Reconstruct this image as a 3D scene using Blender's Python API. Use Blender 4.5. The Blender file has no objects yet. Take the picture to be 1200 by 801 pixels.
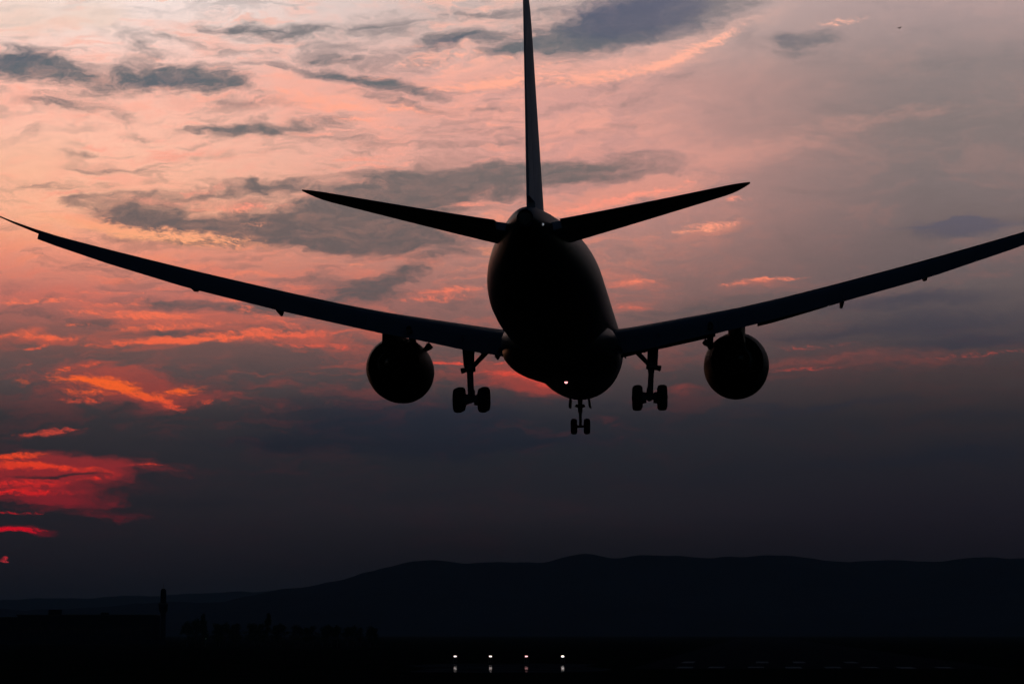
import bpy, bmesh, math, random
from mathutils import Vector, Matrix
R = math.radians
random.seed(7)
scene = bpy.context.scene
COL = scene.collection

# ---------------------------------------------------------------- camera
CAM_H = 5.57
cam_d = bpy.data.cameras.new('camera')
cam = bpy.data.objects.new('camera', cam_d)
COL.objects.link(cam)
cam_d.sensor_width = 36.0
cam_d.lens = 96.46                      # about 21 degrees across: a long lens
cam_d.clip_start = 0.5
cam_d.clip_end = 90000
cam.location = (0, 0, CAM_H)
cam.rotation_euler = (R(90 + 6.062), 0, 0)
scene.camera = cam

scene.cycles.use_adaptive_sampling = True
scene.cycles.adaptive_threshold = 0.03
scene.cycles.adaptive_min_samples = 12
scene.cycles.max_bounces = 4
scene.cycles.diffuse_bounces = 2
scene.cycles.glossy_bounces = 3
scene.cycles.use_denoising = True
scene.cycles.denoiser = 'OPENIMAGEDENOISE'
scene.cycles.sample_clamp_indirect = 0.4
scene.cycles.caustics_reflective = False
scene.cycles.caustics_refractive = False

# ---------------------------------------------------------------- exposure
scene.view_settings.view_transform = 'Standard'
scene.view_settings.look = 'None'
scene.view_settings.exposure = 0.0
scene.view_settings.gamma = 1.0
scene.view_settings.use_curve_mapping = False

SUN_AZ, SUN_EL = -11.0, 1.6             # degrees; the sun is low at the left edge, behind the cloud

# ---------------------------------------------------------------- world
def lin(c):
    return tuple(((v / 255) / 12.92 if v / 255 <= 0.04045 else ((v / 255 + 0.055) / 1.055) ** 2.4) for v in c)

world = bpy.data.worlds.new('World')
scene.world = world
world.use_nodes = True
world.cycles.sampling_method = 'MANUAL'
world.cycles.sample_map_resolution = 128
NT = world.node_tree
NT.nodes.clear()
L = NT.links

def N(t, **kw):
    n = NT.nodes.new(t)
    for k, v in kw.items():
        setattr(n, k, v)
    return n

def put(inp, v):
    if isinstance(v, bpy.types.NodeSocket):
        L.new(v, inp)
    else:
        inp.default_value = v

def M(op, a, b=0.0, c=0.0, clamp=False):
    n = N('ShaderNodeMath', operation=op, use_clamp=clamp)
    put(n.inputs[0], a); put(n.inputs[1], b); put(n.inputs[2], c)
    return n.outputs[0]

def V(op, a, b=None, scale=None):
    n = N('ShaderNodeVectorMath', operation=op)
    put(n.inputs[0], a)
    if b is not None: put(n.inputs[1], b)
    if scale is not None: put(n.inputs['Scale'], scale)
    return n.outputs[0]

def smooth(v, lo, hi, a=0.0, b=1.0):
    n = N('ShaderNodeMapRange', interpolation_type='SMOOTHSTEP')
    put(n.inputs['Value'], v)
    for k, q in (('From Min', lo), ('From Max', hi), ('To Min', a), ('To Max', b)):
        put(n.inputs[k], q)
    return n.outputs['Result']

def ramp(fac, stops, interp='LINEAR'):
    n = N('ShaderNodeValToRGB')
    r = n.color_ramp; r.interpolation = interp
    while len(r.elements) > 1: r.elements.remove(r.elements[-1])
    for i, (p, c) in enumerate(stops):
        e = r.elements[0] if i == 0 else r.elements.new(p)
        e.position = p; e.color = (*lin(c), 1)
    put(n.inputs[0], fac)
    return n.outputs[0]

def mixc(f, a, b, bt='MIX'):
    n = N('ShaderNodeMix', data_type='RGBA', blend_type=bt)
    put(n.inputs[0], f); put(n.inputs[6], a); put(n.inputs[7], b)
    return n.outputs[2]

def noise(vec, scale, detail=6, rough=0.55, dist=0.0, dims='3D'):
    n = N('ShaderNodeTexNoise', noise_dimensions=dims)
    put(n.inputs['Vector'], vec)
    n.inputs['Scale'].default_value = scale
    n.inputs['Detail'].default_value = detail
    n.inputs['Roughness'].default_value = rough
    n.inputs['Distortion'].default_value = dist
    return n

# direction -> azimuth / elevation in degrees (azimuth 0 along the approach, + to the right)
dirv = N('ShaderNodeTexCoord').outputs['Generated']
sep = N('ShaderNodeSeparateXYZ'); L.new(dirv, sep.inputs[0])
AZ = M('MULTIPLY', M('ARCTAN2', sep.outputs[0], sep.outputs[1]), 57.29578)
EL = M('MULTIPLY', M('ARCSINE', sep.outputs[2]), 57.29578)
cb = N('ShaderNodeCombineXYZ'); L.new(AZ, cb.inputs[0]); L.new(EL, cb.inputs[1])
P = cb.outputs[0]

def mapv(vec, loc=(0, 0, 0), rot=0.0, scl=(1, 1, 1), kind='TEXTURE'):
    n = N('ShaderNodeMapping', vector_type=kind)
    put(n.inputs['Vector'], vec)
    n.inputs['Location'].default_value = loc
    n.inputs['Rotation'].default_value = (0, 0, rot)
    n.inputs['Scale'].default_value = scl
    return n.outputs[0]

# cloud edges are torn by two scales of turbulence, flattened along the horizon
w1 = V('SUBTRACT', noise(mapv(P, scl=(2.6, 1.1, 1)), 1.0, 4, 0.6).outputs['Color'], (0.5, 0.5, 0.5))
w2 = V('SUBTRACT', noise(mapv(P, (3, 7, 2), 0.05, (0.75, 0.3, 1)), 1.0, 5, 0.65).outputs['Color'], (0.5, 0.5, 0.5))
PW = V('ADD', P, V('ADD', V('MULTIPLY', w1, (2.2, 0.8, 0)), V('MULTIPLY', w2, (0.9, 0.34, 0))))
PS = V('ADD', P, V('ADD', V('MULTIPLY', w1, (0.7, 0.28, 0)), V('MULTIPLY', w2, (0.55, 0.2, 0))))

# cloud sheets bunch together towards the horizon
def bunch(vec):
    sp = N('ShaderNodeSeparateXYZ'); L.new(vec, sp.inputs[0])
    e = M('MULTIPLY', M('LOGARITHM', M('ADD', 1.0, M('DIVIDE', M('MAXIMUM', sp.outputs[1], -2.0), 5.0)), 2.718282), 9.0)
    c = N('ShaderNodeCombineXYZ'); L.new(sp.outputs[0], c.inputs[0]); L.new(e, c.inputs[1])
    return c.outputs[0]
PN = bunch(PW)

def blobs(vec, lst):
    acc = None
    for az, el, ra, re, rot, w in lst:
        g = N('ShaderNodeTexGradient', gradient_type='SPHERICAL')
        v0 = vec if acc is None else V('ADD', vec, M('MULTIPLY', acc, 1e-6))   # evaluated one after the other
        L.new(mapv(v0, (az, el, 0), R(rot), (ra, re, 1)), g.inputs[0])
        v = g.outputs['Fac']
        acc = M('MULTIPLY', v, w) if acc is None else M('MULTIPLY_ADD', v, w, acc)
    return acc

# --- the clear dusk sky behind the clouds: three vertical ramps, west, ahead and north
FE = M('DIVIDE', M('ADD', EL, 2.0), 40.0, clamp=True)
rl = ramp(FE, [(0.0, (6, 8, 14)), (0.0597, (19, 20, 26)), (0.0729, (23, 23, 29)), (0.0862, (30, 28, 34)), (0.1128, (40, 37, 43)), (0.1394, (46, 44, 50)), (0.1617, (58, 54, 58)), (0.184, (92, 78, 78)), (0.2018, (126, 88, 83)), (0.224, (198, 116, 104)), (0.2463, (240, 152, 126)), (0.2685, (255, 184, 150)), (0.2996, (255, 192, 166)), (0.335, (250, 190, 172)), (0.3615, (246, 218, 208)), (0.3791, (246, 228, 222)), (0.55, (120, 110, 115)), (0.8, (40, 44, 56))])
rc = ramp(FE, [(0.0, (6, 8, 14)), (0.0597, (15, 15, 20)), (0.0729, (18, 18, 23)), (0.0862, (22, 21, 26)), (0.0995, (29, 27, 32)), (0.1128, (38, 35, 41)), (0.1394, (37, 39, 46)), (0.1617, (44, 45, 53)), (0.184, (80, 69, 71)), (0.2018, (116, 90, 88)), (0.224, (150, 110, 104)), (0.2463, (172, 126, 118)), (0.2685, (198, 142, 132)), (0.2996, (214, 154, 144)), (0.335, (214, 158, 148)), (0.3615, (206, 172, 164)), (0.3791, (196, 172, 166)), (0.55, (120, 110, 115)), (0.8, (40, 44, 56))])
rr = ramp(FE, [(0.0, (6, 8, 14)), (0.0597, (15, 15, 20)), (0.0729, (18, 17, 23)), (0.0862, (22, 20, 26)), (0.0995, (27, 24, 31)), (0.1128, (32, 29, 37)), (0.1394, (38, 37, 44)), (0.1617, (48, 45, 50)), (0.184, (72, 60, 62)), (0.2062, (80, 72, 76)), (0.2285, (104, 92, 93)), (0.2508, (116, 101, 101)), (0.2819, (126, 112, 111)), (0.3129, (132, 118, 116)), (0.3439, (144, 128, 126)), (0.3791, (176, 152, 150)), (0.55, (120, 110, 115)), (0.8, (40, 44, 56))])
f1 = smooth(AZ, -9.5, 1.5)
f2 = smooth(AZ, 0.0, 9.0)
base = mixc(f2, mixc(f1, rl, rc), rr)

# streaky high cirrus texture, everywhere
st = noise(mapv(PN, (0, 0, 3), -0.06, (2.4, 0.62, 1)), 1.0, 8, 0.62).outputs['Fac']
st2 = noise(mapv(PN, (5, 1, 8), 0.10, (0.8, 0.17, 1)), 1.0, 7, 0.62).outputs['Fac']
fine = noise(mapv(PS, (2, 4, 1), -0.12, (0.30, 0.085, 1)), 1.0, 7, 0.68).outputs['Fac']
mott = M('ADD', M('MULTIPLY', st, 0.55), M('ADD', M('MULTIPLY', st2, 0.35), M('MULTIPLY', fine, 0.10)))

# cloud banks: azimuth, elevation, half width, half height (degrees), tilt, density
GREY = [
    (-4.88, 12.42, 2.32, 0.25, -6, 0.55), (-6.32, 12.18, 1.96, 0.178, -8, 0.45), (-4.34, 11.65, 2.14, 0.214, -8, 0.55), (-2.9, 12.65, 1.96, 0.214, -2, 0.5),
    (-5.41, 10.93, 2.32, 0.178, -3, 0.45), (-3.25, 10.23, 2.14, 0.16, 4, 0.35), (-9.14, 10.77, 1.78, 0.16, 0, 0.5), (-0.72, 10.52, 1.78, 0.178, 0, 0.35),
    (-6.29, 9.84, 1.96, 0.143, 2, 0.4), (-9.64, 9.23, 1.43, 0.143, 0, 0.35), (-2.17, 11.3, 1.25, 0.16, -8, 0.5), (0.0, 10.25, 2.14, 0.178, 4, 0.35),
    (1.81, 10.51, 2.14, 0.178, 6, 0.3), (-10.12, 6.47, 1.07, 0.089, 0, 0.5), (-7.49, 6.2, 1.07, 0.089, 0, 0.5), (-5.01, 6.72, 1.25, 0.125, -6, 0.5),
    (-6.45, 8.48, 3.21, 0.463, -2, 0.5), (-3.96, 8.9, 2.85, 0.713, 4, 0.5), (-0.72, 9.38, 2.67, 0.535, 3, 0.5), (-2.88, 8.34, 2.14, 0.463, 0, 0.5),
    (-6.13, 11.34, 1.07, 0.285, -10, 0.6), (-9.69, 11.59, 1.6, 0.285, 0, 0.4), (0.0, 12.11, 1.07, 0.285, 10, 0.6), (-10.48, 11.6, 1.69, 0.499, 0, 1.1),
    (-8.98, 11.33, 1.6, 0.392, -4, 0.8), (-7.03, 11.46, 1.87, 0.392, 0, 1.1), (-7.83, 11.89, 0.46, 0.357, 0, 0.6), (-5.22, 10.37, 1.96, 0.214, -2, 0.75),
    (-3.88, 10.56, 0.89, 0.214, 8, 0.7), (-6.3, 10.42, 1.43, 0.143, 0, 0.6), (-7.81, 10.25, 1.07, 0.125, 0, 0.5), (-9.3, 9.82, 0.89, 0.125, 0, 0.45),
    (-8.42, 9.53, 1.6, 0.125, 0, 0.5), (-10.02, 10.85, 1.43, 0.178, 0, 0.45), (-8.05, 8.78, 1.6, 0.463, -6, 0.95), (-6.64, 9.11, 1.96, 0.25, 4, 0.7),
    (-6.89, 8.29, 2.32, 0.428, -5, 0.9), (-5.2, 8.32, 2.32, 0.535, -2, 1.1), (-5.21, 9.2, 1.25, 0.214, 0, 0.7), (-3.06, 8.52, 2.32, 0.713, 4, 1.15),
    (-1.8, 9.23, 2.5, 0.57, 4, 1.15), (-1.8, 8.2, 1.96, 0.499, 2, 0.9), (0.0, 9.54, 1.96, 0.499, 2, 0.9), (1.98, 9.62, 2.14, 0.428, 6, 0.8),
    (-3.59, 7.98, 2.32, 0.25, -3, 0.9), (-3.05, 6.99, 1.25, 0.463, 16, 0.9), (-2.15, 7.46, 1.14, 0.25, 20, 1.0), (-3.68, 7.13, 1.43, 0.357, 0, 0.8),
    (2.54, 12.71, 2.67, 0.784, 6, 1.35), (1.09, 12.28, 2.14, 0.428, 4, 1.0), (-1.27, 12.32, 1.43, 0.25, 4, 1.1), (3.99, 13.04, 1.78, 0.392, 0, 0.9),
    (6.23, 12.27, 0.75, 0.178, 0, 1.15), (6.14, 12.04, 0.71, 0.143, 0, 0.5), (9.63, 8.41, 2.14, 0.267, 3, 1.05), (-6.25, 6.71, 2.67, 0.196, 0, 1.0),
    (-8.72, 6.35, 1.25, 0.143, 0, 0.8), (-6.87, 6.15, 1.78, 0.143, 0, 0.8), (-4.83, 6.35, 1.07, 0.107, 0, 0.5), (9.25, 6.49, 4.1, 0.749, 0, 1.0),
    (5.72, 6.82, 2.67, 0.357, 4, 0.9), (3.94, 6.73, 2.32, 0.357, 8, 0.7), (-2.35, 11.04, 1.25, 0.178, -12, 0.7), (-3.07, 11.53, 1.78, 0.214, -8, 0.7),
    (-0.72, 10.91, 1.25, 0.178, 0, 0.6), (-3.98, 11.97, 1.78, 0.178, -4, 0.5), (-4.89, 12.59, 2.14, 0.178, -2, 0.5), (-0.73, 12.9, 1.96, 0.321, 0, 0.6),
    (10.27, 5.17, 1.07, 0.107, 4, 0.5), (-9.45, 3.21, 1.07, 0.071, 0, 1.2), (-9.52, 2.35, 1.96, 0.089, 0, 1.1), (-10.22, 2.66, 1.07, 0.071, 0, 0.8),
    (-10.41, 3.64, 0.71, 0.053, 0, 0.8), (-8.31, 2.66, 1.07, 0.071, 0, 0.6), (-8.17, 4.67, 0.53, 0.143, 10, 0.8),
]
DEEP = [
    (0.71, 3.93, 3.92, 0.285, 2, 0.6), (2.85, 3.22, 4.63, 0.214, 0, 0.5), (6.75, 3.55, 4.28, 0.25, 2, 0.5), (-1.43, 2.95, 4.28, 0.214, 0, 0.45),
    (-5.34, 3.92, 3.21, 0.25, 0, 0.5), (-6.56, 2.76, 3.57, 0.214, 0, 0.4), (9.18, 2.48, 2.85, 0.214, 0, 0.4), (4.44, 2.33, 4.28, 0.178, 0, 0.35),
    (8.2, 6.86, 3.03, 0.214, 2, 0.7), (9.76, 5.98, 2.67, 0.214, 3, 0.6), (5.36, 6.13, 3.57, 0.178, 4, 0.5), (7.11, 4.79, 4.1, 0.16, 3, 0.5),
    (9.73, 4.44, 3.57, 0.178, 2, 0.5), (1.79, 4.82, 2.85, 0.214, 0, 0.4), (9.28, 8.49, 1.96, 0.125, 4, 0.8), (-3.03, 4.37, 3.39, 1.07, 0, 1.0),
    (-0.71, 4.2, 2.32, 0.891, 0, 0.6), (2.54, 12.76, 2.5, 0.82, 8, 1.2), (9.8, 8.35, 1.78, 0.232, 2, 1.0), (9.07, 6.35, 3.74, 0.713, 0, 0.9),
    (-10.39, 11.64, 1.78, 0.392, 0, 0.7), (-7.2, 11.42, 1.78, 0.321, 0, 0.6), (5.34, 4.45, 3.57, 0.535, 0, 0.35), (9.72, 3.7, 2.85, 0.713, 0, 0.5),
    (-1.27, 12.28, 1.43, 0.214, 3, 0.6), (6.14, 12.27, 0.71, 0.178, 0, 0.4),
]
SOFT = [
    (-9.54, 3.09, 3.03, 0.713, 0, 0.45), (-9.89, 3.44, 1.6, 0.357, 0, 0.4), (-8.0, 5.13, 3.03, 0.606, -3, 0.3), (-6.6, 6.3, 3.21, 0.392, 3, 0.5),
    (-8.55, 6.62, 2.14, 0.25, 0, 0.5), (-3.94, 6.2, 1.43, 0.25, 4, 0.5), (-0.72, 6.6, 1.6, 0.214, 4, 0.4), (1.09, 12.1, 2.14, 0.285, 10, 0.5),
    (-3.79, 11.06, 2.32, 0.463, 2, 1.0), (-0.72, 11.67, 2.32, 0.428, 6, 0.9), (1.81, 11.68, 2.67, 0.499, 8, 1.1), (3.71, 12.12, 1.6, 0.428, 18, 0.9),
    (5.07, 12.66, 2.14, 0.357, 6, 0.8), (-5.06, 11.53, 2.14, 0.357, 0, 0.6), (-6.32, 12.56, 2.5, 0.285, -4, 0.7), (-6.68, 12.24, 2.14, 0.357, -10, 0.5),
    (-9.32, 10.91, 2.14, 0.25, 0, 0.7), (-5.41, 10.91, 2.85, 0.178, 0, 0.7), (-8.61, 10.58, 2.85, 0.357, 0, 0.5), (1.62, 8.95, 2.5, 0.321, 12, 1.1),
    (2.97, 9.23, 1.78, 0.25, 10, 0.9), (4.31, 8.5, 1.25, 0.178, 4, 0.8), (2.52, 8.02, 3.92, 0.713, 4, 0.35), (5.04, 9.95, 4.63, 0.784, 10, 0.6),
    (8.61, 10.79, 2.85, 0.392, 6, 0.5), (-2.17, 10.33, 3.92, 0.535, 0, 0.4), (-1.44, 7.1, 1.52, 0.232, 4, 1.0), (2.6, 7.26, 0.98, 0.214, 2, 0.9),
    (5.37, 7.25, 1.52, 0.16, 2, 0.8), (2.42, 6.74, 0.89, 0.178, 0, 0.7), (-2.34, 7.85, 1.43, 0.25, 6, 0.5), (-6.1, 8.87, 1.96, 0.178, -3, 0.9),
    (-9.6, 6.87, 2.14, 0.285, 0, 0.7), (-6.25, 6.48, 3.21, 0.392, 2, 0.8), (-4.83, 6.05, 2.5, 0.321, 0, 0.7), (-9.94, 6.07, 1.43, 0.178, 0, 0.8),
    (-5.01, 7.02, 1.43, 0.25, -10, 0.5), (-8.0, 4.99, 2.5, 0.535, -3, 0.95), (-4.99, 4.81, 1.96, 0.178, -3, 0.5), (-9.55, 4.14, 1.25, 0.16, 0, 0.6),
    (-9.89, 3.31, 2.14, 0.606, 0, 1.05), (-8.32, 3.36, 2.14, 0.25, 0, 0.5), (-9.53, 2.74, 1.96, 0.25, 0, 0.7), (-8.48, 2.45, 1.96, 0.16, 0, 0.5),
    (-10.21, 2.12, 1.07, 0.125, 0, 0.9), (-9.85, 6.07, 1.43, 0.214, 0, 0.5), (-0.18, 5.45, 2.14, 0.535, -6, 0.9), (0.72, 5.09, 1.43, 0.321, -10, 0.7),
    (6.42, 5.71, 4.1, 0.285, 2, 0.5), (8.88, 5.56, 3.57, 0.392, 4, 0.4), (3.57, 5.08, 1.43, 0.16, 0, 0.6), (5.0, 5.3, 1.6, 0.125, 0, 0.5),
    (6.22, 4.0, 3.21, 0.25, 4, 0.22), (-5.33, 3.47, 3.57, 0.285, 0, 0.25), (-4.81, 4.22, 2.85, 0.089, -1, 0.3),
]
HOT = [
    (-6.61, 6.38, 2.14, 0.107, 3, 0.6), (-5.54, 6.26, 1.25, 0.089, 4, 0.7), (-8.02, 6.75, 1.07, 0.071, 0, 0.5), (-8.9, 6.6, 1.07, 0.071, 0, 0.6),
    (-4.29, 5.97, 1.25, 0.089, 2, 0.5), (-1.81, 11.84, 1.07, 0.089, 2, 0.5), (-0.18, 11.93, 1.07, 0.107, 4, 0.5), (3.26, 11.82, 1.07, 0.125, 18, 0.7),
    (2.16, 8.52, 0.71, 0.071, 6, 0.4), (3.59, 8.37, 0.89, 0.071, 4, 0.5), (-3.61, 10.89, 0.89, 0.125, 4, 0.6), (-0.72, 11.4, 1.43, 0.143, 4, 0.6),
    (0.72, 11.79, 1.07, 0.125, 8, 0.6), (-2.89, 11.56, 1.07, 0.089, 0, 0.5), (-4.87, 11.22, 1.07, 0.089, 0, 0.4), (-2.35, 10.51, 0.89, 0.089, 0, 0.4),
    (-5.72, 6.93, 1.07, 0.089, 8, 0.5), (-8.2, 6.98, 1.25, 0.071, 0, 0.6), (-3.58, 5.92, 1.07, 0.107, 0, 0.35), (-8.71, 5.91, 0.71, 0.071, -6, 0.5),
    (-3.23, 6.56, 0.89, 0.107, -8, 0.4), (-7.49, 6.27, 1.25, 0.071, 2, 0.6), (-4.83, 6.49, 0.89, 0.125, -20, 0.6), (-10.1, 5.45, 0.53, 0.071, 0, 0.4),
    (9.76, 5.72, 2.14, 0.089, 3, 0.35), (6.06, 5.47, 1.43, 0.071, 2, 0.35), (6.25, 5.95, 1.78, 0.089, 3, 0.3), (-4.06, 11.06, 1.25, 0.232, 0, 0.8),
    (-2.53, 10.9, 1.6, 0.16, 0, 0.7), (-3.25, 10.68, 1.07, 0.107, 0, 0.6), (0.0, 11.49, 2.14, 0.214, 5, 0.8), (-1.45, 12.0, 1.43, 0.143, 4, 0.6),
    (1.99, 11.57, 1.96, 0.196, 10, 1.05), (3.8, 12.08, 1.25, 0.16, 20, 0.95), (4.61, 12.42, 0.71, 0.143, 24, 0.7), (6.95, 12.58, 0.78, 0.125, 6, 0.7),
    (1.62, 8.88, 1.96, 0.178, 12, 0.95), (3.06, 9.19, 1.43, 0.107, 14, 0.7), (4.13, 8.49, 0.82, 0.107, 4, 0.9), (4.71, 9.03, 0.46, 0.107, 0, 0.7),
    (-0.99, 8.92, 0.53, 0.089, 0, 0.8), (-1.26, 7.14, 1.07, 0.107, 5, 1.0), (-1.62, 6.96, 1.34, 0.089, 3, 0.8), (2.64, 7.29, 0.64, 0.107, 4, 0.9),
    (5.46, 7.34, 0.98, 0.089, 3, 0.9), (4.66, 7.24, 0.53, 0.071, 0, 0.6), (2.42, 6.76, 0.53, 0.071, 0, 0.5), (-6.89, 8.19, 2.32, 0.25, -5, 1.2),
    (-8.75, 8.43, 1.6, 0.25, -10, 1.0), (-5.66, 8.82, 1.6, 0.107, 2, 0.9), (-5.38, 8.49, 0.71, 0.089, 0, 0.5), (-9.77, 6.79, 1.25, 0.089, 0, 0.9),
    (-10.21, 6.73, 0.89, 0.053, 0, 0.6), (-8.02, 6.52, 1.07, 0.089, 0, 0.6), (-7.23, 6.52, 1.25, 0.107, 2, 0.9), (-7.67, 6.58, 0.71, 0.071, 0, 0.7),
    (-6.07, 6.11, 3.03, 0.125, 3, 1.15), (-7.31, 6.0, 1.25, 0.089, 4, 0.9), (-9.94, 6.09, 1.25, 0.107, 0, 1.0), (-4.56, 6.19, 1.43, 0.143, 0, 0.6),
    (-9.07, 6.33, 0.53, 0.071, 0, 0.6), (-9.85, 5.88, 0.36, 0.089, 20, 0.7), (-5.54, 6.72, 0.53, 0.178, -30, 0.5), (-9.14, 5.17, 0.78, 0.107, -2, 0.9),
    (-8.44, 5.16, 0.89, 0.143, -5, 1.35), (-8.0, 5.01, 0.61, 0.125, -14, 1.25), (-8.73, 4.96, 0.89, 0.16, -2, 0.75), (-7.61, 4.87, 0.53, 0.107, -6, 0.95),
    (-7.15, 4.73, 0.39, 0.125, -25, 1.1), (-6.85, 5.0, 0.53, 0.16, 12, 0.95), (-7.29, 4.98, 0.5, 0.107, 10, 0.7), (-8.96, 4.78, 0.78, 0.107, 0, 0.6),
    (-9.31, 5.34, 0.46, 0.089, 15, 0.7), (-8.74, 5.47, 0.32, 0.089, 10, 0.6), (-10.18, 5.15, 0.25, 0.089, -20, 0.6), (-9.55, 4.14, 0.53, 0.089, 4, 0.9),
    (-9.99, 4.1, 0.53, 0.053, 0, 0.6), (-9.12, 4.2, 0.53, 0.036, 0, 0.5), (-6.32, 4.79, 0.53, 0.071, 0, 0.5), (-10.24, 3.64, 0.89, 0.107, 2, 1.15),
    (-9.54, 3.42, 1.6, 0.089, -7, 1.1), (-10.32, 3.43, 0.89, 0.125, 0, 0.8), (-9.97, 3.07, 1.07, 0.143, 0, 0.8), (-10.4, 2.91, 0.89, 0.125, 0, 0.9),
    (-9.7, 2.88, 1.07, 0.089, 0, 0.7), (-8.67, 3.15, 0.71, 0.053, 10, 0.6), (-10.35, 2.12, 0.86, 0.071, 0, 1.6), (-10.3, 2.47, 0.89, 0.053, 0, 0.6),
    (-10.56, 1.51, 0.09, 0.071, 0, 1.1), (-7.62, 3.44, 0.89, 0.045, 3, 0.4), (-1.34, 5.59, 0.89, 0.053, 0, 1.4), (0.0, 5.64, 0.71, 0.071, 0, 1.0),
    (0.09, 5.36, 1.07, 0.107, -4, 1.1), (0.72, 5.18, 0.71, 0.125, -14, 0.9),
]
BRIGHT = [
    (-10.17, 9.48, 2.14, 0.891, 0, 0.7), (-10.41, 12.69, 3.21, 0.98, 0, 1.0), (-8.47, 12.68, 1.07, 0.392, 0, 0.8), (-10.18, 10.01, 1.6, 0.713, 0, 0.5),
    (-6.98, 8.15, 2.14, 0.196, -5, 1.0), (-8.93, 8.43, 2.14, 0.232, -9, 0.8), (-9.98, 8.26, 2.14, 0.713, 0, 0.5),
]
sky = base
HOTR = [(0.0, (6, 8, 14)), (0.0862, (235, 60, 70)), (0.0951, (215, 22, 40)), (0.1039, (228, 14, 38)), (0.1172, (222, 30, 38)), (0.1306, (234, 50, 42)), (0.1439, (246, 80, 42)), (0.155, (210, 74, 62)), (0.1684, (236, 84, 56)), (0.1773, (255, 104, 44)), (0.1906, (246, 92, 62)), (0.204, (246, 110, 76)), (0.2263, (244, 124, 96)), (0.2552, (252, 172, 128)), (0.273, (248, 150, 128)), (0.335, (252, 172, 146)), (0.3791, (244, 186, 166)), (0.55, (120, 110, 115)), (0.8, (40, 44, 56))]
HOTR2 = [(0.0, (6, 8, 14)), (0.0951, (120, 30, 40)), (0.1306, (150, 52, 54)), (0.1572, (180, 62, 58)), (0.1773, (205, 72, 62)), (0.1906, (232, 84, 68)), (0.204, (226, 100, 80)), (0.2263, (242, 124, 98)), (0.2552, (250, 160, 128)), (0.273, (248, 150, 128)), (0.335, (252, 172, 146)), (0.3791, (244, 186, 166)), (0.55, (120, 110, 115)), (0.8, (40, 44, 56))]
# overall mottling of the deck: lighter gaps and greyer wisps, weaker in the smooth low haze
mamp = smooth(EL, 3.2, 7.5, 0.02, 1.0)
up = M('MULTIPLY', smooth(mott, 0.48, 0.61), M('MULTIPLY', mamp, 0.55))
dn = M('MULTIPLY', smooth(mott, 0.49, 0.37), M('MULTIPLY', mamp, 0.5))
LIT = ramp(FE, [(0.0, (6, 8, 14)), (0.0685, (60, 22, 32)), (0.1039, (150, 20, 42)), (0.1306, (190, 45, 50)), (0.1572, (165, 62, 58)), (0.1795, (185, 72, 62)), (0.2018, (205, 96, 78)), (0.2285, (225, 118, 98)), (0.2552, (236, 140, 114)), (0.2908, (244, 164, 144)), (0.335, (246, 172, 152)), (0.3791, (240, 188, 172)), (0.55, (120, 110, 115)), (0.8, (40, 44, 56))])
SHADE = ramp(FE, [(0.0, (6, 8, 14)), (0.0685, (24, 24, 32)), (0.1306, (42, 40, 46)), (0.1661, (56, 54, 58)), (0.2018, (92, 80, 80)), (0.2285, (104, 92, 92)), (0.2641, (112, 98, 96)), (0.2996, (116, 107, 105)), (0.3394, (102, 105, 109)), (0.3791, (116, 114, 117)), (0.55, (120, 110, 115)), (0.8, (40, 44, 56))])
north = smooth(AZ, 0.8, 6.0)
up = M('MULTIPLY', up, M('SUBTRACT', 1.0, M('MULTIPLY', north, 0.75)))
dn = M('MULTIPLY', dn, M('SUBTRACT', 1.0, M('MULTIPLY', north, 0.35)))
LITN = mixc(M('MULTIPLY', north, 0.45), LIT, base)
SHN = mixc(M('MULTIPLY', north, 0.45), SHADE, mixc(0.35, base, SHADE))
sky = mixc(up, sky, LITN)
sky = mixc(dn, sky, SHN)
wisp = noise(mapv(PN, (7, 3, 2), 0.04, (1.5, 0.13, 1)), 1.0, 6, 0.6).outputs['Fac']
wband = M('MULTIPLY', smooth(noise(mapv(PN, (1, 6, 5), 0.0, (3.2, 1.3, 1)), 1.0, 2, 0.5).outputs['Fac'], 0.34, 0.52), M('MULTIPLY', smooth(EL, 4.6, 7.5), M('SUBTRACT', 1.0, smooth(AZ, -2.0, 4.0))))
sky = mixc(M('MULTIPLY', smooth(wisp, 0.50, 0.64), M('MULTIPLY', wband, 0.8)), sky, mixc(0.45, base, SHADE))
sky = mixc(M('MULTIPLY', smooth(wisp, 0.47, 0.36), M('MULTIPLY', wband, 0.7)), sky, mixc(0.5, LIT, ramp(FE, HOTR)))
tear = M('MULTIPLY', M('SUBTRACT', mott, 0.5), 1.5)
tearf = M('MULTIPLY', M('SUBTRACT', fine, 0.5), 1.0)
fil = noise(mapv(PS, (1, 9, 6), -0.2, (0.17, 0.06, 1)), 1.0, 5, 0.7).outputs['Fac']
tearx = M('SUBTRACT', fil, 0.5)
rip = noise(mapv(PN, (4, 2, 9), 0.12, (0.42, 0.15, 1)), 1.0, 7, 0.72).outputs['Fac']
tearr = M('SUBTRACT', rip, 0.5)
tearw = M('SUBTRACT', wisp, 0.5)
bright = M('ADD', blobs(PW, BRIGHT), M('MULTIPLY', tear, 0.5))
sky = mixc(smooth(bright, 0.1, 1.0, 0.0, 0.8), sky, ramp(FE, [(0.0, (6, 8, 14)), (0.2018, (235, 120, 90)), (0.2374, (248, 160, 122)), (0.2552, (255, 178, 134)), (0.273, (254, 184, 148)), (0.3262, (235, 185, 165)), (0.3615, (234, 204, 188)), (0.3791, (234, 208, 194)), (0.55, (120, 110, 115)), (0.8, (40, 44, 56))]))
sb = blobs(PW, SOFT)
soft = M('ADD', sb, M('MULTIPLY', M('ADD', tear, M('MULTIPLY', tearf, 0.5)), smooth(sb, 0.0, 0.5, 0.02, 1.0)))
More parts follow.
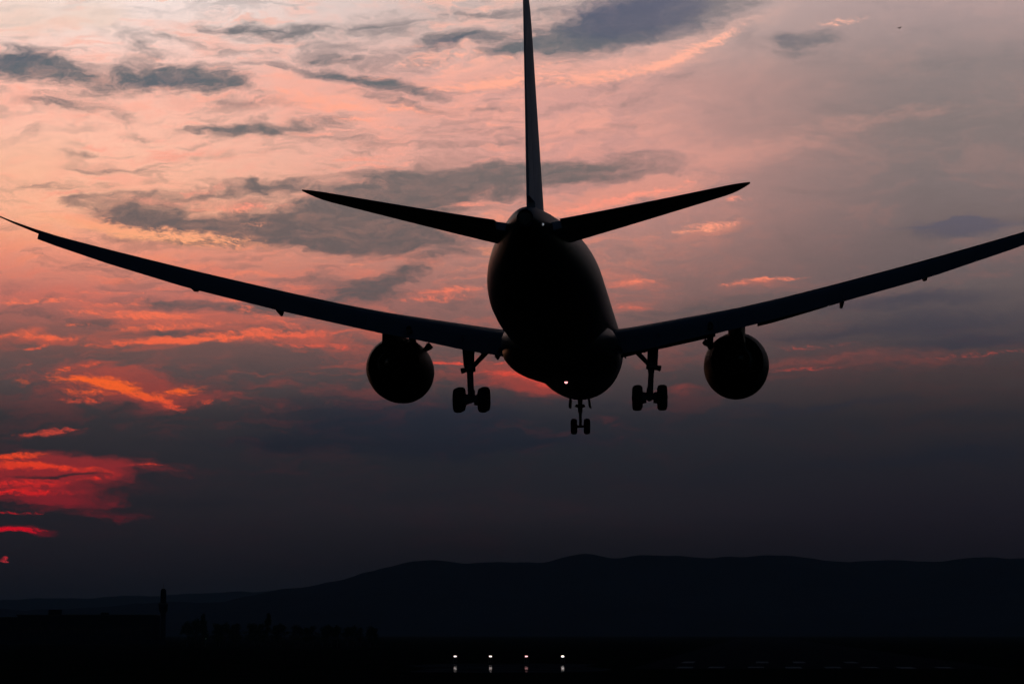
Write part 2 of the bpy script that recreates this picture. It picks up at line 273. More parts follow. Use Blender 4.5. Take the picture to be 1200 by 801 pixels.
sky = mixc(smooth(soft, 0.15, 0.95, 0.0, 0.62), sky, LITN)
gb = blobs(PW, GREY)
grey = M('ADD', gb, M('MULTIPLY', M('ADD', M('MULTIPLY', tear, -1.3), M('ADD', M('MULTIPLY', tearf, 0.7), M('ADD', M('MULTIPLY', tearr, 1.0), M('MULTIPLY', tearw, 1.2)))), smooth(gb, 0.0, 0.35, 0.25, 1.0)))
thick = M('ADD', 0.92, M('ADD', M('MULTIPLY', tearr, 0.9), M('MULTIPLY', tearw, 0.9)), clamp=True)
sky = mixc(smooth(grey, -0.18, 0.55, 0.0, 0.5), sky, mixc(0.55, base, SHN))
sky = mixc(M('MULTIPLY', smooth(grey, 0.06, 1.05), thick), sky, SHN)
deep = M('ADD', blobs(PW, DEEP), M('ADD', M('MULTIPLY', tearr, 0.5), M('MULTIPLY', tear, -0.5)))
sky = mixc(smooth(deep, 0.1, 0.9, 0.0, 0.7), sky, ramp(FE, [(0.0, (6, 8, 14)), (0.1039, (24, 26, 34)), (0.1217, (28, 31, 41)), (0.1483, (31, 36, 48)), (0.1706, (40, 45, 58)), (0.2018, (60, 60, 72)), (0.233, (74, 72, 84)), (0.2632, (92, 90, 106)), (0.3394, (84, 95, 107)), (0.3615, (76, 84, 106)), (0.3791, (78, 84, 110)), (0.55, (120, 110, 115)), (0.8, (40, 44, 56))]))
hb = blobs(PS, HOT)
hot = M('ADD', hb, M('MULTIPLY', M('ADD', M('MULTIPLY', tear, 0.9), M('ADD', M('MULTIPLY', tearf, 1.5), M('ADD', M('MULTIPLY', tearx, 2.4), M('MULTIPLY', tearr, 1.8)))), smooth(hb, 0.0, 0.4, 0.0, 1.0)))
sky = mixc(smooth(hot, 0.08, 1.15, 0.0, 1.0), sky, mixc(smooth(AZ, -7.0, -3.0), ramp(FE, HOTR), ramp(FE, HOTR2)))


nish = N('ShaderNodeTexSky', sky_type='NISHITA')
nish.sun_disc = False
nish.sun_elevation = R(SUN_EL)
nish.sun_rotation = R(SUN_AZ)
nblue = mixc(1.0, nish.outputs[0], (0.45, 0.72, 1.25, 1), 'MULTIPLY')
bgn = N('ShaderNodeBackground'); L.new(nblue, bgn.inputs[0]); bgn.inputs[1].default_value = 0.025
bgc = N('ShaderNodeBackground'); L.new(sky, bgc.inputs[0]); L.new(smooth(EL, 4.0, 11.0, 1.0, 1.14), bgc.inputs[1])
# the lit cloud deck fills the western half; overhead and behind only the dim dusk sky is left
cover = M('MULTIPLY', smooth(EL, 14.6, 23, 1, 0), smooth(M('ABSOLUTE', AZ), 13, 34, 1, 0))
ms = N('ShaderNodeMixShader'); L.new(cover, ms.inputs[0]); L.new(bgn.outputs[0], ms.inputs[1]); L.new(bgc.outputs[0], ms.inputs[2])
wo = N('ShaderNodeOutputWorld'); L.new(ms.outputs[0], wo.inputs[0])

# ---------------------------------------------------------------- sun
sd = bpy.data.lights.new('sun', 'SUN')
sd.energy = 0.012
sd.angle = R(1.0)
sd.color = (1.0, 0.42, 0.22)
sun = bpy.data.objects.new('sun', sd); COL.objects.link(sun)
_d = Vector((math.sin(R(SUN_AZ)) * math.cos(R(SUN_EL)), math.cos(R(SUN_AZ)) * math.cos(R(SUN_EL)), math.sin(R(SUN_EL))))
sun.rotation_euler = _d.to_track_quat('Z', 'Y').to_euler()

# ---------------------------------------------------------------- materials
def mat(name, color, rough=0.5, metal=0.0, var=0.15, nscale=3.0, spec=0.5, bump=0.0, coat=0.0):
    m = bpy.data.materials.new(name); m.use_nodes = True
    nt = m.node_tree; b = nt.nodes['Principled BSDF']
    tc = nt.nodes.new('ShaderNodeTexCoord')
    nz = nt.nodes.new('ShaderNodeTexNoise'); nz.inputs['Scale'].default_value = nscale; nz.inputs['Detail'].default_value = 5
    nt.links.new(tc.outputs['Object'], nz.inputs['Vector'])
    r = nt.nodes.new('ShaderNodeValToRGB')
    r.color_ramp.elements[0].position = 0.3; r.color_ramp.elements[1].position = 0.7
    r.color_ramp.elements[0].color = (*[c * (1 - var) for c in color], 1)
    r.color_ramp.elements[1].color = (*[min(1, c * (1 + var)) for c in color], 1)
    nt.links.new(nz.outputs['Fac'], r.inputs[0]); nt.links.new(r.outputs[0], b.inputs['Base Color'])
    b.inputs['Roughness'].default_value = rough; b.inputs['Metallic'].default_value = metal
    b.inputs['Specular IOR Level'].default_value = spec; b.inputs['Coat Weight'].default_value = coat
    if bump:
        bp = nt.nodes.new('ShaderNodeBump'); bp.inputs['Strength'].default_value = bump
        nt.links.new(nz.outputs['Fac'], bp.inputs['Height']); nt.links.new(bp.outputs[0], b.inputs['Normal'])
    return m

def glow(name, color, strength):
    m = bpy.data.materials.new(name); m.use_nodes = True
    b = m.node_tree.nodes['Principled BSDF']
    b.inputs['Base Color'].default_value = (*color, 1)
    b.inputs['Emission Color'].default_value = (*color, 1); b.inputs['Emission Strength'].default_value = strength
    return m

# ---------------------------------------------------------------- mesh tools
class MB:
    """collects shapes, then links them as ONE mesh object"""
    def __init__(s): s.bm = bmesh.new(); s.mi = 0
    def ring_loft(s, rings, cap=True, close=False):
        bm = s.bm; vs = [[bm.verts.new(p) for p in r] for r in rings]
        n = len(rings[0]); k = len(rings)
        for i in range(k if close else k - 1):
            a, b = vs[i], vs[(i + 1) % k]
            for j in range(n):
                f = bm.faces.new((a[j], a[(j + 1) % n], b[(j + 1) % n], b[j])); f.material_index = s.mi
        if cap and not close:
            for r in (vs[0], vs[-1]):
                f = bm.faces.new(r); f.material_index = s.mi
        return s
    def lathe(s, origin, axis, prof, n=32, cap=True, close=False):
        """prof: (distance along axis, radius)"""
        ax = Vector(axis).normalized(); o = Vector(origin)
        u = ax.orthogonal().normalized(); v = ax.cross(u)
        rings = [[o + ax * d + (u * math.cos(2 * math.pi * j / n) + v * math.sin(2 * math.pi * j / n)) * max(r, 1e-3) for j in range(n)] for d, r in prof]
        return s.ring_loft(rings, cap, close)
    def tube(s, p0, p1, r0, r1=None, n=14):
        p0, p1 = Vector(p0), Vector(p1)
        return s.lathe(p0, p1 - p0, [(0, r0), ((p1 - p0).length, r0 if r1 is None else r1)], n)
    def box(s, c, size, rot=None, bevel=0.0):
        m = Matrix.Translation(c)
        if rot is not None: m = m @ rot.to_4x4()
        before = set(s.bm.verts)
        g = bmesh.ops.create_cube(s.bm, size=1.0, matrix=m @ Matrix.Diagonal((*size, 1)))
        if bevel:
            es = {e for v in g['verts'] for e in v.link_edges}
            bmesh.ops.bevel(s.bm, geom=list(es), offset=bevel, segments=2, affect='EDGES', profile=0.5)
        for v in s.bm.verts:
            if v not in before:
                for f in v.link_faces: f.material_index = s.mi
        return s
    def ball(s, c, rad, n=16):
        m = Matrix.Translation(c) @ Matrix.Diagonal((*((rad,) * 3 if not hasattr(rad, '__len__') else rad), 1))
        g = bmesh.ops.create_uvsphere(s.bm, u_segments=n, v_segments=max(6, n // 2), radius=1.0, matrix=m)
        for v in g['verts']:
            for f in v.link_faces: f.material_index = s.mi
        return s
    def build(s, name, mats, parent=None, smooth=35):
        bmesh.ops.recalc_face_normals(s.bm, faces=s.bm.faces)
        me = bpy.data.meshes.new(name); s.bm.to_mesh(me); s.bm.free()
        for m in (mats if isinstance(mats, (list, tuple)) else [mats]): me.materials.append(m)
        if smooth:
            for p in me.polygons: p.use_smooth = True
            me.set_sharp_from_angle(angle=R(smooth))
        o = bpy.data.objects.new(name, me); COL.objects.link(o)
        if parent is not None: o.parent = parent
        return o

def empty(name, loc=(0, 0, 0), rz=0.0):
    o = bpy.data.objects.new(name, None); COL.objects.link(o)
    o.location = loc; o.rotation_euler = (0, 0, rz); o.empty_display_size = 0.5
    return o

def tag(o, label=None, cat=None, group=None, kind=None):
    for k, v in (('label', label), ('category', cat), ('group', group), ('kind', kind)):
        if v is not None: o[k] = v
    return o

def dup(root, loc=None, rz=None, scale=None, parent=None):
    c = root.copy(); COL.objects.link(c)
    for k in ('label', 'category'):
        if parent is not None and k in c: del c[k]
    if parent is not None: c.parent = parent
    if loc is not None: c.location = loc
    if rz is not None: c.rotation_euler = (0, 0, rz)
    if scale is not None: c.scale = scale
    for ch in [x for x in bpy.data.objects if x.parent == root]:
        dup(ch, parent=c)
    return c

# ---------------------------------------------------------------- the land
def interp(tab, x):
    if x <= tab[0][0]: return tab[0][1]
    for (x0, y0), (x1, y1) in zip(tab, tab[1:]):
        if x <= x1:
            t = (x - x0) / (x1 - x0); return y0 + (y1 - y0) * t
    return tab[-1][1]

from mathutils import noise as mn

def ground_material():
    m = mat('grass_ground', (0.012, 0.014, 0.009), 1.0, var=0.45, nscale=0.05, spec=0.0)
    return m

b = MB()
rings = [0, 60, 200, 600, 1500, 4000, 9000, 16000, 30000]
NS = 48
vs = [[b.bm.verts.new((math.cos(2 * math.pi * j / NS) * r, math.sin(2 * math.pi * j / NS) * r, 0)) for j in range(NS)] for r in rings[1:]]
b.bm.faces.new(vs[0])
for i in range(len(vs) - 1):
    for j in range(NS):
        b.bm.faces.new((vs[i][j], vs[i][(j + 1) % NS], vs[i + 1][(j + 1) % NS], vs[i + 1][j]))
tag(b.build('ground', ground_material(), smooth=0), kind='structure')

# crest of the range in metres above the plain, by distance along it (it lies about nine kilometres off)
def range_mesh(name, crest, y0, depth_front, depth_back, x0, x1, nx, ny, seed, m, rough=1.0):
    bm = bmesh.new(); g = []
    for i in range(nx + 1):
        x = x0 + (x1 - x0) * i / nx; row = []
        h = interp(crest, x)
        wob = mn.noise(Vector((x / 1500, seed, 0))) * 350
        for j in range(ny + 1):
            t = j / ny * 2 - 1                       # -1 foot in front, 0 crest, 1 foot behind
            d = depth_front if t < 0 else depth_back
            y = y0 + t * d + wob * (1 - abs(t))
            prof = (1 - abs(t)) ** 1.15
            z = h * prof
            amp = (1 - abs(t)) * abs(t) * 2.6
            z += amp * h * 0.28 * (mn.fractal(Vector((x / 700, y / 900, seed)), 0.9, 2.1, 5))
            z += rough * (1 - abs(t)) * 11.0 * mn.fractal(Vector((x / 160, y / 400, seed + 4)), 0.8, 2.2, 4)
            z += rough * (1 - abs(t)) * 7.0 * mn.fractal(Vector((x / 420, y / 700, seed + 9)), 0.9, 2.1, 3)
            row.append(bm.verts.new((x, y, max(z, 0) - (3 if abs(t) > 0.98 else 0))))
        g.append(row)
    for i in range(nx):
        for j in range(ny):
            bm.faces.new((g[i][j], g[i + 1][j], g[i + 1][j + 1], g[i][j + 1]))
    me = bpy.data.meshes.new(name); bm.to_mesh(me); bm.free(); me.materials.append(m)
    for p in me.polygons: p.use_smooth = True
    o = bpy.data.objects.new(name, me); COL.objects.link(o)
    return tag(o, kind='structure')

hill_m = mat('hill_haze_tint', (0.014, 0.030, 0.042), 0.95, var=0.35, nscale=0.004, spec=0.0)  # blue of the distant air is put into the base colour
hill_far = mat('far_hill_haze_tint', (0.028, 0.050, 0.066), 0.95, var=0.25, nscale=0.003, spec=0.0)  # paler version, haze over the farther ridge coloured in as well
CREST = [(-5850, 80.3), (-1894, 77.5), (-1393, 88.6), (-1115, 105.2), (-948, 116.3), (-836, 130.2), (-753, 149.7), (-558, 171.9), (-474, 205.2), (-405, 227.5), (-335, 244.2), (-279, 249.8), (-223, 247.0), (-167, 235.8), (0, 238.6), (42, 244.2), (112, 238.6), (237, 258.1), (335, 249.8), (530, 260.9), (642, 255.3), (754, 260.9), (921, 258.1), (1019, 241.4), (1200, 238.6), (1284, 247.0), (1423, 241.4), (1452, 249.8), (1675, 247.0), (1954, 233.1), (2511, 210.8)]
CREST_FAR = [(-4180, 155.1), (-2843, 167.6), (-2508, 167.6), (-2258, 180.1), (-2049, 180.1), (-1840, 188.4), (-1652, 200.9), (-1484, 205.0), (-1255, 209.2), (-1066, 221.7), (-753, 221.7), (0, 221.7), (1254, 180.1)]
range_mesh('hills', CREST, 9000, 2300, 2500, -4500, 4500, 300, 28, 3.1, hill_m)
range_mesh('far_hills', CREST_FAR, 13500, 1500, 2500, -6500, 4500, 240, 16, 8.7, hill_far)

# ---------------------------------------------------------------- the runway
wet = bpy.data.materials.new('wet_asphalt'); wet.use_nodes = True
nt = wet.node_tree; pb = nt.nodes['Principled BSDF']
tc = nt.nodes.new('ShaderNodeTexCoord')
n1 = nt.nodes.new('ShaderNodeTexNoise'); n1.inputs['Scale'].default_value = 0.12; n1.inputs['Detail'].default_value = 6
nt.links.new(tc.outputs['Object'], n1.inputs['Vector'])
rr_ = nt.nodes.new('ShaderNodeMapRange'); rr_.inputs['From Min'].default_value = 0.35; rr_.inputs['From Max'].default_value = 0.65
rr_.inputs['To Min'].default_value = 0.02; rr_.inputs['To Max'].default_value = 0.05
nt.links.new(n1.outputs['Fac'], rr_.inputs['Value']); nt.links.new(rr_.outputs[0], pb.inputs['Roughness'])
pb.inputs['Base Color'].default_value = (0.015, 0.015, 0.016, 1)
pb.inputs['Specular IOR Level'].default_value = 0.2
gl = nt.nodes.new('ShaderNodeBsdfDiffuse'); gl.inputs[0].default_value = (0.012, 0.012, 0.012, 1)
mx = nt.nodes.new('ShaderNodeMixShader'); nt.links.new(gl.outputs[0], mx.inputs[1]); nt.links.new(pb.outputs[0], mx.inputs[2])
mk = nt.nodes.new('ShaderNodeMapRange'); mk.inputs['From Min'].default_value = 0.35; mk.inputs['From Max'].default_value = 0.62; mk.inputs['To Min'].default_value = 0.08; mk.inputs['To Max'].default_value = 0.40
nt.links.new(n1.outputs['Fac'], mk.inputs['Value']); nt.links.new(mk.outputs[0], mx.inputs[0])
nt.links.new(mx.outputs[0], nt.nodes['Material Output'].inputs['Surface'])
dry = mat('runway_asphalt', (0.035, 0.035, 0.037), 0.9, var=0.25, nscale=0.3, spec=0.0)
paint = mat('runway_paint', (0.27, 0.27, 0.265), 0.8, var=0.6, nscale=0.35, spec=0.0)

def sheet(pts, z):
    b = MB(); b.bm.faces.new([b.bm.verts.new((x, y, z)) for x, y in pts]); return b
HEAD = R(5.0)                                        # the runway bears a little to the right
def rw(u, v): return (49.5 + math.cos(HEAD) * u + math.sin(HEAD) * v, 448 - math.sin(HEAD) * u + math.cos(HEAD) * v)
run = tag(sheet([rw(-30, -12), rw(30, -12), rw(30, 2600), rw(-30, 2600)], 0.012).build('runway', dry, smooth=0), kind='structure')
tag(sheet([(-15, 402), (-4, 396), (6, 399), (13, 408), (16, 440), (12, 470), (15, 505), (8, 522), (-3, 514), (-12, 520), (-19, 490), (-14, 450)], 0.006).build('wet_taxiway', wet, smooth=0), kind='structure')
for k, u in enumerate((-21.6, -16.4, -9.9, -3.7, 2.8, 8.9, 14.7, 21.0)):
    o = sheet([rw(u - 1.35, -2 + 3 * (k % 3)), rw(u + 1.35, -2 + 3 * (k % 3)), rw(u + 1.35, 20), rw(u - 1.35, 20)], 0.016).build('threshold_bar', paint, run, smooth=0)
for u in (-23.0, -8.6, -1.4, 8.6):
    o = sheet([rw(u - 1.2, 78), rw(u + 1.2, 78), rw(u + 1.2, 108), rw(u - 1.2, 108)], 0.016).build('runway_marking', paint, run, smooth=0)

# ---------------------------------------------------------------- the airliner
# local frame: x to the right, y forward, z up; A(a, r, u) takes metres aft of the nose, right, up
def A(a, r, u): return Vector((r, 31.0 - a, u))
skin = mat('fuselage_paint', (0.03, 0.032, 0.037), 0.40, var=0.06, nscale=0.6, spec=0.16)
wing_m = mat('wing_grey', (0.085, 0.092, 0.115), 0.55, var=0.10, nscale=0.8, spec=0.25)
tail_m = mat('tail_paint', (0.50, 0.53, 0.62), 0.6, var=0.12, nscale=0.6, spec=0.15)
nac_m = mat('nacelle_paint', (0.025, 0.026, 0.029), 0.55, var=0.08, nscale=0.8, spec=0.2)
hot_m = mat('exhaust_metal', (0.08, 0.075, 0.07), 0.45, metal=0.8, var=0.25, nscale=3)
gear_m = mat('gear_metal', (0.07, 0.07, 0.075), 0.55, metal=0.2, var=0.2, nscale=5)
tyre_m = mat('tyre_rubber', (0.018, 0.018, 0.018), 0.85, var=0.2, nscale=9, spec=0.2)
rim_m = mat('wheel_rim', (0.09, 0.09, 0.095), 0.5, metal=0.6, var=0.2, nscale=9)
glass_m = mat('cabin_glass', (0.01, 0.012, 0.015), 0.08, var=0.1)

plane = empty('airliner', (2.688, 150.896, CAM_H + 17.361))
plane.rotation_mode = 'YXZ'
plane.rotation_euler = (R(1.108), R(-0.348), R(-3.853))
tag(plane, 'big twin engine passenger jet seen from behind, coming in to land with wheels down', 'airliner')

NF = 48
FUS = [(0.0, .04, .04, -.95), (.12, .42, .40, -.93), (.4, .82, .80, -.88), (1.0, 1.32, 1.30, -.74), (1.8, 1.76, 1.78, -.58), (2.8, 2.15, 2.2, -.40), (4.0, 2.47, 2.52, -.24),
       (5.5, 2.70, 2.77, -.11), (7.2, 2.83, 2.91, -.03), (9.0, 2.885, 2.97, 0), (16, 2.885, 2.97, 0), (24, 2.885, 2.97, 0), (32, 2.885, 2.97, 0), (40, 2.885, 2.97, 0), (44, 2.885, 2.965, .005),
       (46.5, 2.85, 2.90, .06), (48.5, 2.75, 2.76, .18), (50.5, 2.56, 2.52, .36), (52.5, 2.29, 2.22, .58), (54.5, 1.96, 1.90, .80), (56.5, 1.59, 1.56, 1.01), (58.3, 1.26, 1.25, 1.18),
       (59.8, .97, .98, 1.30), (61.0, .72, .74, 1.38), (61.9, .50, .53, 1.42), (62.35, .36, .39, 1.43)]
def ring(a, w, h, c, n=NF):
    return [A(a, w * math.sin(2 * math.pi * k / n), c + h * math.cos(2 * math.pi * k / n)) for k in range(n)]
b = MB()
b.ring_loft([ring(*f) for f in FUS] + [ring(62.3, .30, .33, 1.43), ring(61.6, .28, .30, 1.41)])
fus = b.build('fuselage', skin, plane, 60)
# belly fairing between the wings
BEL = [(15.6, 1.3, .55, -2.2), (17.5, 2.1, .80, -2.05), (20, 2.75, 1.05, -1.85), (23, 3.05, 1.25, -1.78), (26, 3.18, 1.42, -1.74), (29, 3.22, 1.55, -1.72), (32, 3.20, 1.58, -1.72), (35, 3.02, 1.45, -1.76), (38, 2.5, 1.15, -1.88), (41, 1.5, .80, -2.0)]
def fair_ring(a, w, h, c, n=40):
    out = []
    for k in range(n):
        t = 2 * math.pi * k / n; sx, cz = math.sin(t), math.cos(t)
        out.append(A(a, w * math.copysign(abs(sx) ** .8, sx), c + h * math.copysign(abs(cz) ** .8, cz)))
    return out
b = MB(); b.ring_loft([fair_ring(*f) for f in BEL]); b.build('belly_fairing', skin, plane, 60)
b = MB(); b.lathe(A(62.34, 0, 1.43), (0, 1, 0), [(0, .29), (.5, .27)], 24); b.build('tail_exhaust', hot_m, fus)

# --- wings
Z75 = [(1.6, -.78), (3.5, -.57), (5, -.34), (6.5, -.10), (8, .13), (9.9, .44), (12, .82), (15, 1.44), (18, 2.10), (20, 2.55), (22, 3.02), (24, 3.50), (26, 4.0), (27, 4.25), (28, 4.56), (29, 4.90), (29.7, 5.18), (30.06, 5.34)]
DROP = [(2.9, 1.55), (5, 1.55), (8, 1.36), (9.9, 1.32), (12, 1.24), (15, 1.21), (18, 1.14), (20, 1.10), (22, .96), (24, .84), (26, .66), (27.7, .52)]
TC = [(1.6, .125), (9.9, .105), (20, .095), (27, .085), (30.1, .075)]
TW = [(1.6, 2.0), (9.9, .8), (20, -.4), (30.1, -1.5)]
def LE(r): return 19.6 + (r - 2.9) * .655 + max(0, r - 26) ** 1.5 * .25
def TE(r): return (32.3 + (r - 2.9) * .12 if r < 9.9 else 33.14 + (r - 9.9) * .285) + max(0, r - 26) ** 1.5 * .12
def yt(x, t): return 5 * t * (.2969 * math.sqrt(max(x, 0)) - .126 * x - .3516 * x * x + .2843 * x ** 3 - .1015 * x ** 4)
def airfoil(xs, t, camber=.012, scale_back=1.0):
    up = [(x, camber * math.sin(math.pi * x) + yt(x, t)) for x in xs]
    lo = [(x, camber * math.sin(math.pi * x) - yt(x, t)) for x in reversed(xs)]
    return up + lo
XB = [0, .006, .02, .05, .10, .18, .28, .40, .52, .64, .75]
XF = [0, .006, .02, .05, .10, .18, .28, .40, .52, .64, .75, .87, 1.0]
def wing_ring(r, s, xs):
    c = TE(r) - LE(r); t = interp(TC, r); tw = R(interp(TW, r)); z75 = interp(Z75, r)
    top = .012 * math.sin(math.pi * .75) + yt(.75, t)
    out = []
    for x, z in airfoil(xs, t):
        z -= top; d = x - .75
        out.append(A(LE(r) + c * x, s * r, z75 + c * (z * math.cos(tw) - d * math.sin(tw))))
    return out
def span(r0, r1, n): return [r0 + (r1 - r0) * i / n for i in range(n + 1)]
def te_piece(r, s, x0=.735, thick=.028):
    """section of a lowered flap: nose under the spoiler lip, tail dropped"""
    c = TE(r) - LE(r); z75 = interp(Z75, r); drop = interp(DROP, r)
    p0 = (LE(r) + c * x0, z75 - .012 * c - .06); p1 = (TE(r), z75 - drop)
    dx, dz = p1[0] - p0[0], p1[1] - p0[1]; ln = math.hypot(dx, dz); nx, nz = -dz / ln, dx / ln
    if nz < 0: nx, nz = -nx, -nz
    th = [(0, 0), (.04, .55), (.15, .95), (.35, 1.0), (.6, .7), (.85, .3), (1.0, .06)]
    hump = lambda q: .5 * math.sin(math.pi * min(1, q * 1.15)) * thick * c
    up = [(p0[0] + dx * q + nx * (w * thick * c + hump(q)), p0[1] + dz * q + nz * (w * thick * c + hump(q))) for q, w in th]
    lo = [(p0[0] + dx * q - nx * (w * thick * c * .6 - hump(q)), p0[1] + dz * q - nz * (w * thick * c * .6 - hump(q))) for q, w in reversed(th[1:])]
    return [A(x, s * r, z) for x, z in up + lo]
def slat_ring(r, s):
    c = TE(r) - LE(r); t = interp(TC, r); tw = R(interp(TW, r)); z75 = interp(Z75, r)
    top = .012 * math.sin(math.pi * .75) + yt(.75, t)
    zle = z75 + c * (-top + .75 * math.sin(tw)); k = min(c, 8) / 8
    pts = [(-.42, -.36), (-.30, -.18), (0, .04), (.4, .24), (.8, .38), (.45, .16), (.05, -.08), (-.2, -.36), (-.34, -.44)]
    return [A(LE(r) + x * k, s * r, zle + z * k) for x, z in pts]

for s in (-1, 1):
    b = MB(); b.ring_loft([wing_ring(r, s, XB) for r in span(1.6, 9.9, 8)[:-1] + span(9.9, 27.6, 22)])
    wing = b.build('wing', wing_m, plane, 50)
    b = MB(); b.ring_loft([wing_ring(r, s, XF) for r in span(27.605, 30.06, 10)])
    b.build('wing_tip', wing_m, wing, 50)
    for nm, r0, r1, n in (('flap', 2.95, 8.69, 6), ('flaperon', 8.70, 10.63, 2), ('flap', 10.64, 22.33, 12), ('aileron', 22.34, 27.6, 6)):
        b = MB(); b.ring_loft([te_piece(r, s) for r in span(r0, r1, n)]); b.build(nm, wing_m, wing, 50)
    for r0, r1 in ((4.0, 8.6), (11.0, 14.9), (14.97, 18.9), (18.97, 22.9), (22.97, 26.6)):
        b = MB(); b.ring_loft([slat_ring(r, s) for r in span(r0, r1, 4)]); b.build('slat', wing_m, wing, 50)
    for r, rad, hang, back in ((8.25, .20, -.40, -.4), (15.4, .11, -.12, -.08), (19.75, .10, -.07, -.06)):
        c = TE(r) - LE(r); z75 = interp(Z75, r); d = interp(DROP, r)
        ch = [(LE(r) + c * .50, z75 - .13 * c, .06), (LE(r) + c * .62, z75 - .16 * c - .12, rad), (LE(r) + c * .80, z75 - d * .75 - .22, rad * 1.1), (TE(r) - .1, z75 - d - hang + .1, rad * .95), (TE(r) + back, z75 - d - hang, rad * .8), (TE(r) + back + .22, z75 - d - hang - .03, rad * .25)]
        b = MB(); b.ring_loft([[A(a, s * r + q * .85 * math.cos(2 * math.pi * k / 12), z + q * math.sin(2 * math.pi * k / 12)) for k in range(12)] for a, z, q in ch])
        b.build('flap_track_fairing', wing_m, wing, 60)

# --- tail
def foil_ring(a0, c, t, pos, up, xs, inc=0.0):
    """pos: point of the leading edge plane; up: unit vector across the thickness"""
    out = []
    for x, z in airfoil(xs, t, 0.0):
        out.append(A(a0 + c * x, *pos) + Vector(up) * (c * z + (x - .4) * c * math.sin(inc)))
    return out
for s in (-1, 1):
    st, el = [], []
    for q in (0, .1, .2, .3, .4, .5, .6, .7, .8, .88, .92, .95, .975, .99, 1.0):
        r = .55 + (9.9 - .55) * q; u = 1.30 + (2.84 - 1.30) * (q ** 1.08)
        tip = max(0, (q - .88) / .12) ** 2.2
        a0 = 54.3 + 6.6 * q + tip * 1.15; c = 6.35 * (1 - q) + 1.75 * q - tip * 1.35
        nrm = Vector((-s * .16, 0, 1)).normalized()
        st.append(foil_ring(a0, c, .115 - .02 * q, (s * r, u), nrm, XF[:-2], R(2.2)))
        if q > .02: el.append([A(a0 + c * x, s * r, u) + nrm * (c * z + (x - .4) * c * math.sin(R(2.2))) for x, z in [(.755, yt(.755, .10)), (.87, yt(.87, .10)), (1.0, .003), (1.0, -.003), (.87, -yt(.87, .10)), (.755, -yt(.755, .10))]])
    b = MB(); b.ring_loft(st); hs = b.build('horizontal_stabilizer', tail_m, plane, 50)
    b = MB(); b.ring_loft(el); b.build('elevator', tail_m, hs, 50)
fin, rud = [], []
for i in range(13):
    q = i / 12; u = 1.9 + 10.3 * q
    a0 = 50.9 + 8.3 * q + max(0, q - .9) * 12; c = 8.9 * (1 - q) + 3.2 * q - max(0, q - .9) * 9
    t = .088 - .008 * q
    fin.append([A(a0 + c * x, c * z, u) for x, z in airfoil(XF[:-2], t, 0)])
    if q > .06: rud.append([A(a0 + c * x, c * z, u) for x, z in ((.755, yt(.755, t)), (.87, yt(.87, t)), (1, .008), (1, -.008), (.87, -yt(.87, t)), (.755, -yt(.755, t)))])
b = MB(); b.ring_loft(fin); fn = b.build('tail_fin', tail_m, plane, 50)
b = MB(); b.ring_loft(rud); b.build('rudder', tail_m, fn, 50)

# --- engines
for s in (-1, 1):
    ex, ez = s * 9.78, -2.18
    O = A(0, ex, ez); ax = (0, -1, 0)
    b = MB(); b.lathe(O, ax, [(20.9, 1.42), (20.55, 1.50), (20.45, 1.60), (20.6, 1.71), (21.2, 1.82), (22.3, 1.885), (23.6, 1.88), (24.8, 1.80), (25.8, 1.64), (26.5, 1.48), (26.48, 1.45), (25.6, 1.47), (24.2, 1.46), (22.0, 1.43)], 56, cap=False, close=True)
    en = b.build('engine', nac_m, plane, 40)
    b = MB()
    for k in range(20):
        an = 2 * math.pi * k / 20; u = Vector((math.cos(an), 0, math.sin(an))); v = Vector((-math.sin(an), 0, math.cos(an)))
        pr = [[O + Vector((0, -21.9 - d, 0)) + u * rad + v * w for d, w in ((0, -wd), (.02, -wd), (.36 * (1 - rad / 3), wd), (.34 * (1 - rad / 3), wd))] for rad, wd in ((.45, .10), (.9, .17), (1.41, .22))]
        b.ring_loft(pr)
    b.lathe(O, ax, [(21.2, .02), (21.45, .22), (21.9, .44), (22.4, .48), (22.9, .48)], 24)
    b.build('fan', hot_m, en, 40)
    b = MB(); b.lathe(O, ax, [(22.9, 1.42), (23.5, 1.42), (23.6, 1.05), (25.0, 1.06), (26.6, .92), (28.0, .70), (27.98, .67), (27.0, .74), (26.9, .40)], 40); b.build('core_cowl', hot_m, en, 40)
    b = MB(); b.lathe(O, ax, [(26.95, .42), (27.6, .44), (28.4, .30), (29.2, .09), (29.3, .03)], 28); b.build('exhaust_cone', hot_m, en, 50)
    b = MB(); an = R(37); u = Vector((-s * math.cos(an), 0, math.sin(an))); v = Vector((math.sin(an) * s, 0, math.cos(an)))
    b.ring_loft([[O + Vector((0, -y, 0)) + u * h + v * w for y, w in ((y0, .08), (22.9, th * .6), (24.0, th), (24.3, th * .5), (24.0, -th), (22.9, -th * .6))] for h, y0, th in ((1.80, 22.0, .07), (2.02, 22.4, .12), (2.2, 22.8, .20), (2.34, 23.2, .15))])
    b.build('nacelle_strake', nac_m, en, 40)
    # pylon from the nacelle crown back under the wing
    py = []
    for a, z0, z1, w in ((21.6, 1.72, 1.86, .05), (22.6, 1.70, 2.12, .36), (24.3, 1.55, 2.30, .46), (26.0, 1.15, 2.22, .48), (27.8, .60, 2.05, .46), (29.4, .95, 2.0, .34), (31.0, 1.55, 1.95, .12)):
        py.append([O + Vector((x, -a, z)) for x, z in ((-w, z0 + .05), (-w * .7, z0), (w * .7, z0), (w, z0 + .05), (w, z1 - .05), (w * .7, z1), (-w * .7, z1), (-w, z1 - .05))])
    b = MB(); b.ring_loft(py); b.build('engine_pylon', nac_m, plane, 40)

